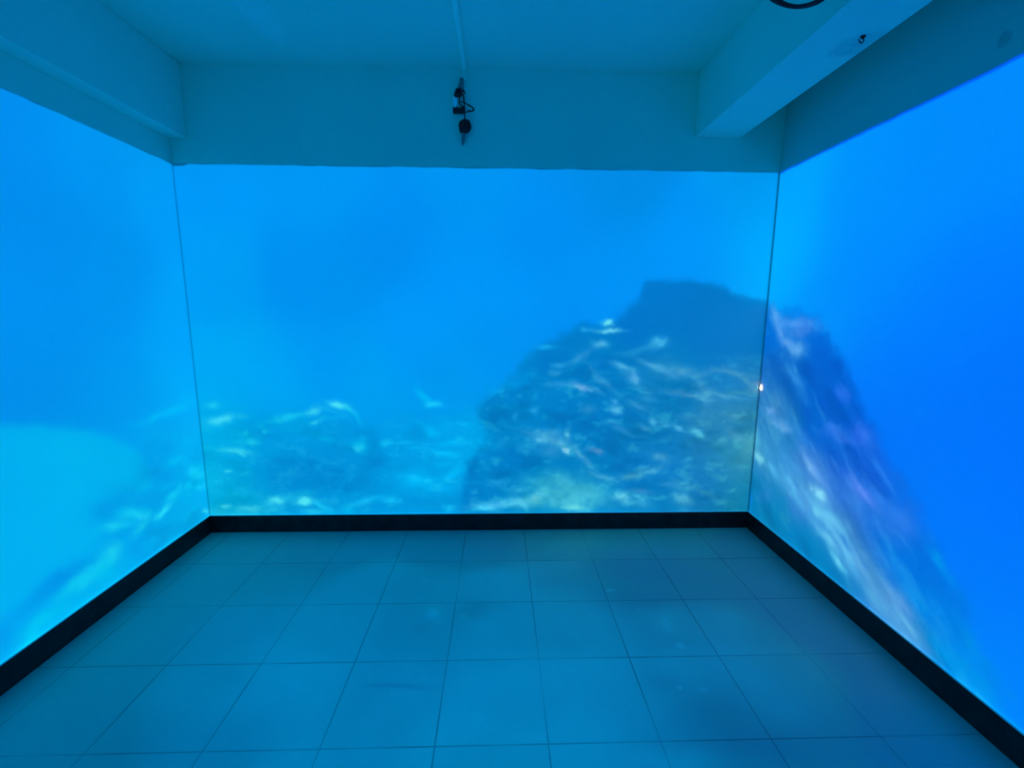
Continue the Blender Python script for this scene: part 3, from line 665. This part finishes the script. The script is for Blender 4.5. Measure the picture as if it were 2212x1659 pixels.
# ------------------------------------------------------------------ projectors: picture light for three walls, added fill for the fourth wall and floor
GAIN = 1.0
def projector(kind, pos, look, cone, label):
    """a ceiling-hung projector; its lamp throws the sea film onto one wall, or added fill onto floor and fourth wall"""
    im = slide(kind)
    root = empty('projector', pos)
    tag(root, label, 'projector', 'ceiling projectors')
    f = (Vector(look) - Vector(pos)); f.z = 0; f = f.normalized() if f.length > 1e-6 else Vector((1, 0, 0))
    ang = math.atan2(f.y, f.x)
    rot = Matrix.Rotation(ang, 4, 'Z') if kind != 'floor' else Matrix.Rotation(math.radians(90), 4, 'Y')
    def put(name, bm, mat, smooth=False):
        bmesh.ops.transform(bm, matrix=rot, verts=bm.verts)
        return bm_obj(name, bm, mat, root, smooth)
    bm = bmesh.new(); add_box(bm, -0.33, -0.045, -0.16, 0.16, -0.02, 0.085, bevel=0.012, seg=3)
    for k in range(7): add_box(bm, -0.25 + k * 0.025, -0.24 + k * 0.025, -0.162, -0.158, 0.0, 0.06)
    put('housing', bm, M_PROJ)
    bm = bmesh.new(); add_cyl(bm, (-0.035, 0, 0.03), (1, 0, 0), 0.034, 0.030, 0.03)
    put('lens_barrel', bm, M_BLACK)
    bm = bmesh.new(); add_cyl(bm, (-0.019, 0, 0.03), (1, 0, 0), 0.024, 0.020, 0.004)
    put('lens', bm, M_GLASS)
    bm = bmesh.new(); top = ZC - pos[2]
    if kind == 'floor': add_cyl(bm, (-(0.33 + top) / 2, 0, 0.03), (1, 0, 0), 0.016, 0.016, top - 0.33, 16)
    else: add_cyl(bm, (-0.19, 0, (top + 0.085) / 2), (0, 0, 1), 0.016, 0.016, top - 0.085, 16)
    put('pole', bm, M_STEEL)
    bm = bmesh.new()
    if kind == 'floor': add_cyl(bm, (-top + 0.005, 0, 0.03), (1, 0, 0), 0.05, 0.05, 0.01)
    else: add_cyl(bm, (-0.19, 0, top - 0.005), (0, 0, 1), 0.05, 0.05, 0.01)
    put('mounting_plate', bm, M_STEEL)
    ld = bpy.data.lights.new('projector_lamp_' + kind, 'SPOT')
    ld.spot_size = cone; ld.spot_blend = 0.0; ld.shadow_soft_size = 0.0
    ld.energy = 4 * math.pi * math.pi
    lo = bpy.data.objects.new('projector_lamp', ld); COL.objects.link(lo)
    lo.location = pos
    lo.rotation_euler = (Vector(look) - Vector(pos)).to_track_quat('-Z', 'Y').to_euler()
    ld.use_nodes = True; nt = ld.node_tree
    em = nt.nodes['Emission']
    ge = nt.nodes.new('ShaderNodeNewGeometry')
    sp = nt.nodes.new('ShaderNodeSeparateXYZ')
    nt.links.new(ge.outputs['Incoming'], sp.inputs[0])
    dx, dy, dz = [mth(nt, 'MULTIPLY', sp.outputs[i], SIGN) for i in range(3)]
    if kind == 'back': dist, dn, du, u0 = -pos[1], dy, dx, pos[0]
    elif kind == 'rear_fill': dist, dn, du, u0 = pos[1] - YR, dy, dx, pos[0]
    elif kind == 'floor': dist, dn, du, u0 = pos[2], dz, dx, pos[0]
    elif kind == 'left': dist, dn, du, u0 = pos[0], dx, dy, -pos[1]
    else: dist, dn, du, u0 = W - pos[0], dx, dy, -pos[1]
    an = mth(nt, 'MAXIMUM', mth(nt, 'ABSOLUTE', dn), 0.02)
    t = mth(nt, 'DIVIDE', dist, an)
    length = LS if kind in ('left', 'right') else W
    su = -1.0 if kind in ('left', 'right') else 1.0
    u = mth(nt, 'DIVIDE', mth(nt, 'MULTIPLY_ADD', mth(nt, 'MULTIPLY', du, su), t, u0), length)
    v = mth(nt, 'DIVIDE', mth(nt, 'MULTIPLY_ADD', dz, t, pos[2] - HB), H - HB)
    if kind == 'floor': v = mth(nt, 'DIVIDE', mth(nt, 'MULTIPLY_ADD', mth(nt, 'MULTIPLY', dy, -1.0), t, -pos[1]), LF)
    cb = nt.nodes.new('ShaderNodeCombineXYZ'); nt.links.new(u, cb.inputs[0]); nt.links.new(v, cb.inputs[1])
    tex = nt.nodes.new('ShaderNodeTexImage'); tex.image = im; tex.extension = 'CLIP'; tex.interpolation = 'Linear'
    nt.links.new(cb.outputs[0], tex.inputs['Vector'])
    nt.links.new(tex.outputs['Color'], em.inputs['Color'])
    # lens correction: even picture although the throw is oblique
    s = mth(nt, 'DIVIDE', dist * dist * GAIN / (FLOOR_TONE if kind == 'floor' else PAINT), mth(nt, 'MULTIPLY', mth(nt, 'MULTIPLY', an, an), an))
    nt.links.new(s, em.inputs['Strength'])
    return root
SIGN = 1.0
projector('back', (1.87, -3.35, 2.30), (1.87, 0.0, 1.25), math.radians(76), 'ceiling projector aimed at the back wall, behind the viewer')
projector('left', (3.30, -2.35, 2.30), (0.0, -2.1, 1.2), math.radians(92), 'ceiling projector by the right beam aimed at the left wall')
projector('right', (0.45, -2.95, 2.30), (W, -2.1, 1.2), math.radians(98), 'ceiling projector near the left beam aimed at the right wall')
projector('rear_fill', (2.35, -3.98, 2.30), (1.87, YR, 1.2), math.radians(128), 'added unseen projector, fill light off the wall behind the viewer')
projector('floor', (1.87, -2.30, 2.45), (1.87, -2.30, 0.0), math.radians(104), 'added unseen projector pointing straight down, fill light for the floor')

# ------------------------------------------------------------------ small fittings
# flat white raceway along the ceiling, its end turned a little down the back wall
rw = empty('cable_raceway', (1.77, 0, ZC))
tag(rw, 'long thin white cable raceway running along the ceiling to the back wall', 'cable raceway')
bm = bmesh.new(); add_box(bm, 1.756, 1.781, YR + 0.01, -0.014, ZC - 0.014, ZC, bevel=0.002)
adopt(bm_obj('ceiling_run', bm, M_RACE), rw)
bm = bmesh.new(); add_box(bm, 1.757, 1.780, -0.010, 0.0, 2.862, ZC - 0.0005, bevel=0.002)
adopt(bm_obj('wall_run', bm, M_UPPER), rw)

# bundle of plug, adapter, clump of cable and connector hung on the back wall above the picture
cb_ = empty('cable_bundle', (1.745, -0.02, 2.865))
tag(cb_, 'black cable bundle with adapter and round knot hanging high on the back wall', 'cable bundle')
Y = -0.030
bm = bmesh.new()
add_tube(bm, smooth_path([(1.752, -0.008, 2.868), (1.752, -0.018, 2.845), (1.748, -0.026, 2.815), (1.742, -0.03, 2.795)]), lambda t: 0.013 + 0.004 * t, 10)
adopt(bm_obj('grey_cord_sleeve', bm, M_GREYPL, smooth=True), cb_)
random.seed(4)
bm = bmesh.new()                                            # tape-wrapped clump of cable
for k in range(13):
    a = random.uniform(-0.5, 0.5)
    p = [(1.738 + random.uniform(-0.016, 0.016) - 0.014 * math.cos(a), Y + random.uniform(-0.012, 0.010), 2.785 - 0.020 + random.uniform(-0.012, 0.012)),
         (1.736 + random.uniform(-0.012, 0.018), Y - 0.016 + random.uniform(-0.01, 0.01), 2.778 + random.uniform(-0.02, 0.02)),
         (1.748 + random.uniform(-0.012, 0.014), Y + random.uniform(-0.012, 0.008), 2.800 + random.uniform(-0.012, 0.012))]
    add_tube(bm, smooth_path(p, 5), 0.0062, 7)
adopt(bm_obj('cable_clump', bm, M_CABLE, smooth=True), cb_)
bm = bmesh.new(); add_tube(bm, smooth_path([(1.752, Y, 2.805), (1.766, Y - 0.004, 2.792), (1.772, Y, 2.778)], 5), lambda t: 0.006 - 0.003 * t, 7)
adopt(bm_obj('loose_wire_end', bm, M_CABLE, smooth=True), cb_)
bm = bmesh.new(); add_box(bm, 1.702, 1.727, Y - 0.010, -0.008, 2.712, 2.764, bevel=0.003)
add_box(bm, 1.708, 1.721, Y - 0.008, -0.010, 2.702, 2.716, bevel=0.002)
w = adopt(bm_obj('plug', bm, M_WHITEPL), cb_); w['label'] = 'small white plug'
bm = bmesh.new(); add_box(bm, 1.700, 1.768, Y - 0.008, -0.012, 2.674, 2.702, bevel=0.003, seg=3)
add_box(bm, 1.755, 1.7725, Y - 0.006, -0.013, 2.680, 2.710, bevel=0.002)
ad = adopt(bm_obj('adapter', bm, M_BLACK), cb_); ad['label'] = 'black box adapter'
def wire(pts, r=0.0028):
    bm = bmesh.new(); add_tube(bm, smooth_path(pts, 8), r, 8)
    return adopt(bm_obj('wire', bm, M_CABLE, smooth=True), cb_)
wire([(1.750, Y, 2.790), (1.764, Y - 0.006, 2.765), (1.768, Y - 0.008, 2.735), (1.769, Y - 0.006, 2.70), (1.770, Y - 0.004, 2.665), (1.771, Y - 0.004, 2.635)], 0.0034)
wire([(1.742, Y, 2.77), (1.738, Y - 0.004, 2.735), (1.741, Y - 0.008, 2.722), (1.755, Y - 0.006, 2.708), (1.760, Y - 0.002, 2.700)], 0.0034)
wire([(1.745, Y, 2.735), (1.766, Y - 0.012, 2.728), (1.790, Y - 0.018, 2.712), (1.820, Y - 0.014, 2.696), (1.814, Y - 0.012, 2.682), (1.788, Y - 0.012, 2.675), (1.770, Y - 0.006, 2.677)])
wire([(1.764, Y - 0.004, 2.775), (1.768, Y - 0.010, 2.730), (1.800, Y - 0.014, 2.712), (1.827, Y - 0.014, 2.692), (1.820, Y - 0.014, 2.680), (1.785, Y - 0.014, 2.684)], 0.0024)
bm = bmesh.new()                                            # round knot: faceted ball with wraps of cable
r = bmesh.ops.create_icosphere(bm, subdivisions=3, radius=1.0)
for v in r['verts']:
    n = 1 + 0.05 * math.sin(9 * v.co.x + 3) * math.cos(8 * v.co.z)
    v.co = Vector((1.771 + v.co.x * 0.035 * n, -0.034 + v.co.y * 0.024, 2.599 + v.co.z * 0.041 * n))
for k in range(6):
    zz = 2.572 + k * 0.0108; rr = math.sqrt(max(0.0, 1 - ((zz - 2.599) / 0.042) ** 2))
    ring = [Vector((1.771 + 0.035 * rr * math.cos(t), -0.034 + 0.024 * rr * math.sin(t), zz + 0.005 * math.cos(t + k))) for t in [i * 2 * math.pi / 22 for i in range(22)]]
    add_tube(bm, ring, 0.0042, 6, closed=True)
adopt(bm_obj('round_knot', bm, M_BLACK, smooth=True), cb_)
bm = bmesh.new()
add_tube(bm, smooth_path([(1.765, -0.030, 2.570), (1.761, -0.024, 2.545), (1.757, -0.018, 2.520), (1.753, -0.012, 2.498)]), lambda t: 0.012 if t < 0.6 else 0.012 - 0.024 * (t - 0.6), 10)
adopt(bm_obj('grey_cord_tail', bm, M_GREYPL, smooth=True), cb_)

# coil of black cable hung under the ceiling near the right beam
RC = Vector((3.01, -1.25, 2.718))
co = empty('cable_coil', (RC.x, RC.y, ZC))
tag(co, 'black cable coil hanging from the ceiling at the top edge, left of the wide beam', 'cable coil')
bm = bmesh.new()
for k in range(4):
    ring = []
    for i in range(48):
        t = i * 2 * math.pi / 48
        rr = 0.158 + 0.004 * math.sin(3 * t + k) + 0.003 * (k % 2)
        ring.append(RC + Vector((rr * math.cos(t), (k - 1.5) * 0.006 + 0.003 * math.sin(2 * t + k), rr * math.sin(t))))
    add_tube(bm, ring, 0.0042, 7, closed=True)
adopt(bm_obj('coil', bm, M_CABLE, smooth=True), co)
bm = bmesh.new()
add_tube(bm, [RC + Vector((0, 0, 0.150)), RC + Vector((0.005, 0, 0.19)), Vector((RC.x, RC.y, ZC - 0.004))], 0.004, 8)
add_cyl(bm, (RC.x, RC.y, ZC - 0.004), (0, 0, 1), 0.016, 0.016, 0.008, 16)
adopt(bm_obj('hook', bm, M_STEEL), co)

# small dark wire hook under the wide beam
hk = empty('beam_hook', (3.388, -1.07, 2.57))
tag(hk, 'tiny dark wire hook screwed into the underside of the wide right beam', 'hook')
bm = bmesh.new(); add_cyl(bm, (3.388, -1.07, 2.566), (0, 0, 1), 0.006, 0.010, 0.008, 12)
adopt(bm_obj('screw_base', bm, M_BLACK), hk)
bm = bmesh.new(); add_tube(bm, smooth_path([(3.388, -1.07, 2.565), (3.391, -1.072, 2.552), (3.382, -1.071, 2.545), (3.376, -1.069, 2.553), (3.373, -1.068, 2.560)], 5), 0.0022, 6)
adopt(bm_obj('wire_loop', bm, M_BLACK, smooth=True), hk)

# small glowing lamp wedged in the seam of the right back corner
M_GLOW, nt, b = new_mat('warm_lamp_glow', (1.0, 0.95, 0.8), 0.4, 0.2)
b.inputs['Emission Color'].default_value = (1.0, 0.86, 0.58, 1); b.inputs['Emission Strength'].default_value = 1.5
lp = empty('corner_lamp', (W - 0.004, -0.02, 1.007))
tag(lp, 'tiny glowing warm white lamp in the seam of the right back corner', 'lamp')
bm = bmesh.new(); r = bmesh.ops.create_uvsphere(bm, u_segments=16, v_segments=12, radius=1.0)
for v in r['verts']:
    v.co = Vector((W - 0.006 + v.co.x * 0.0055, -0.022 + v.co.y * 0.014, 1.003 + v.co.z * (0.026 if v.co.z > 0 else 0.017)))
adopt(bm_obj('bulb', bm, M_GLOW, smooth=True), lp)
bm = bmesh.new()
add_tube(bm, [Vector((W - 0.030, -0.004, 1.012)), Vector((W - 0.021, -0.006, 1.005)), Vector((W - 0.014, -0.008, 1.000))], lambda t: 0.0015 + 0.0035 * math.sin(math.pi * min(1, t + 0.15)), 8)
adopt(bm_obj('metal_clip', bm, M_WHITEPL, smooth=True), lp)
bm = bmesh.new(); add_box(bm, W - 0.010, W - 0.001, -0.009, -0.001, 0.986, 1.018, bevel=0.001)
adopt(bm_obj('lamp_base', bm, M_GREYPL), lp)
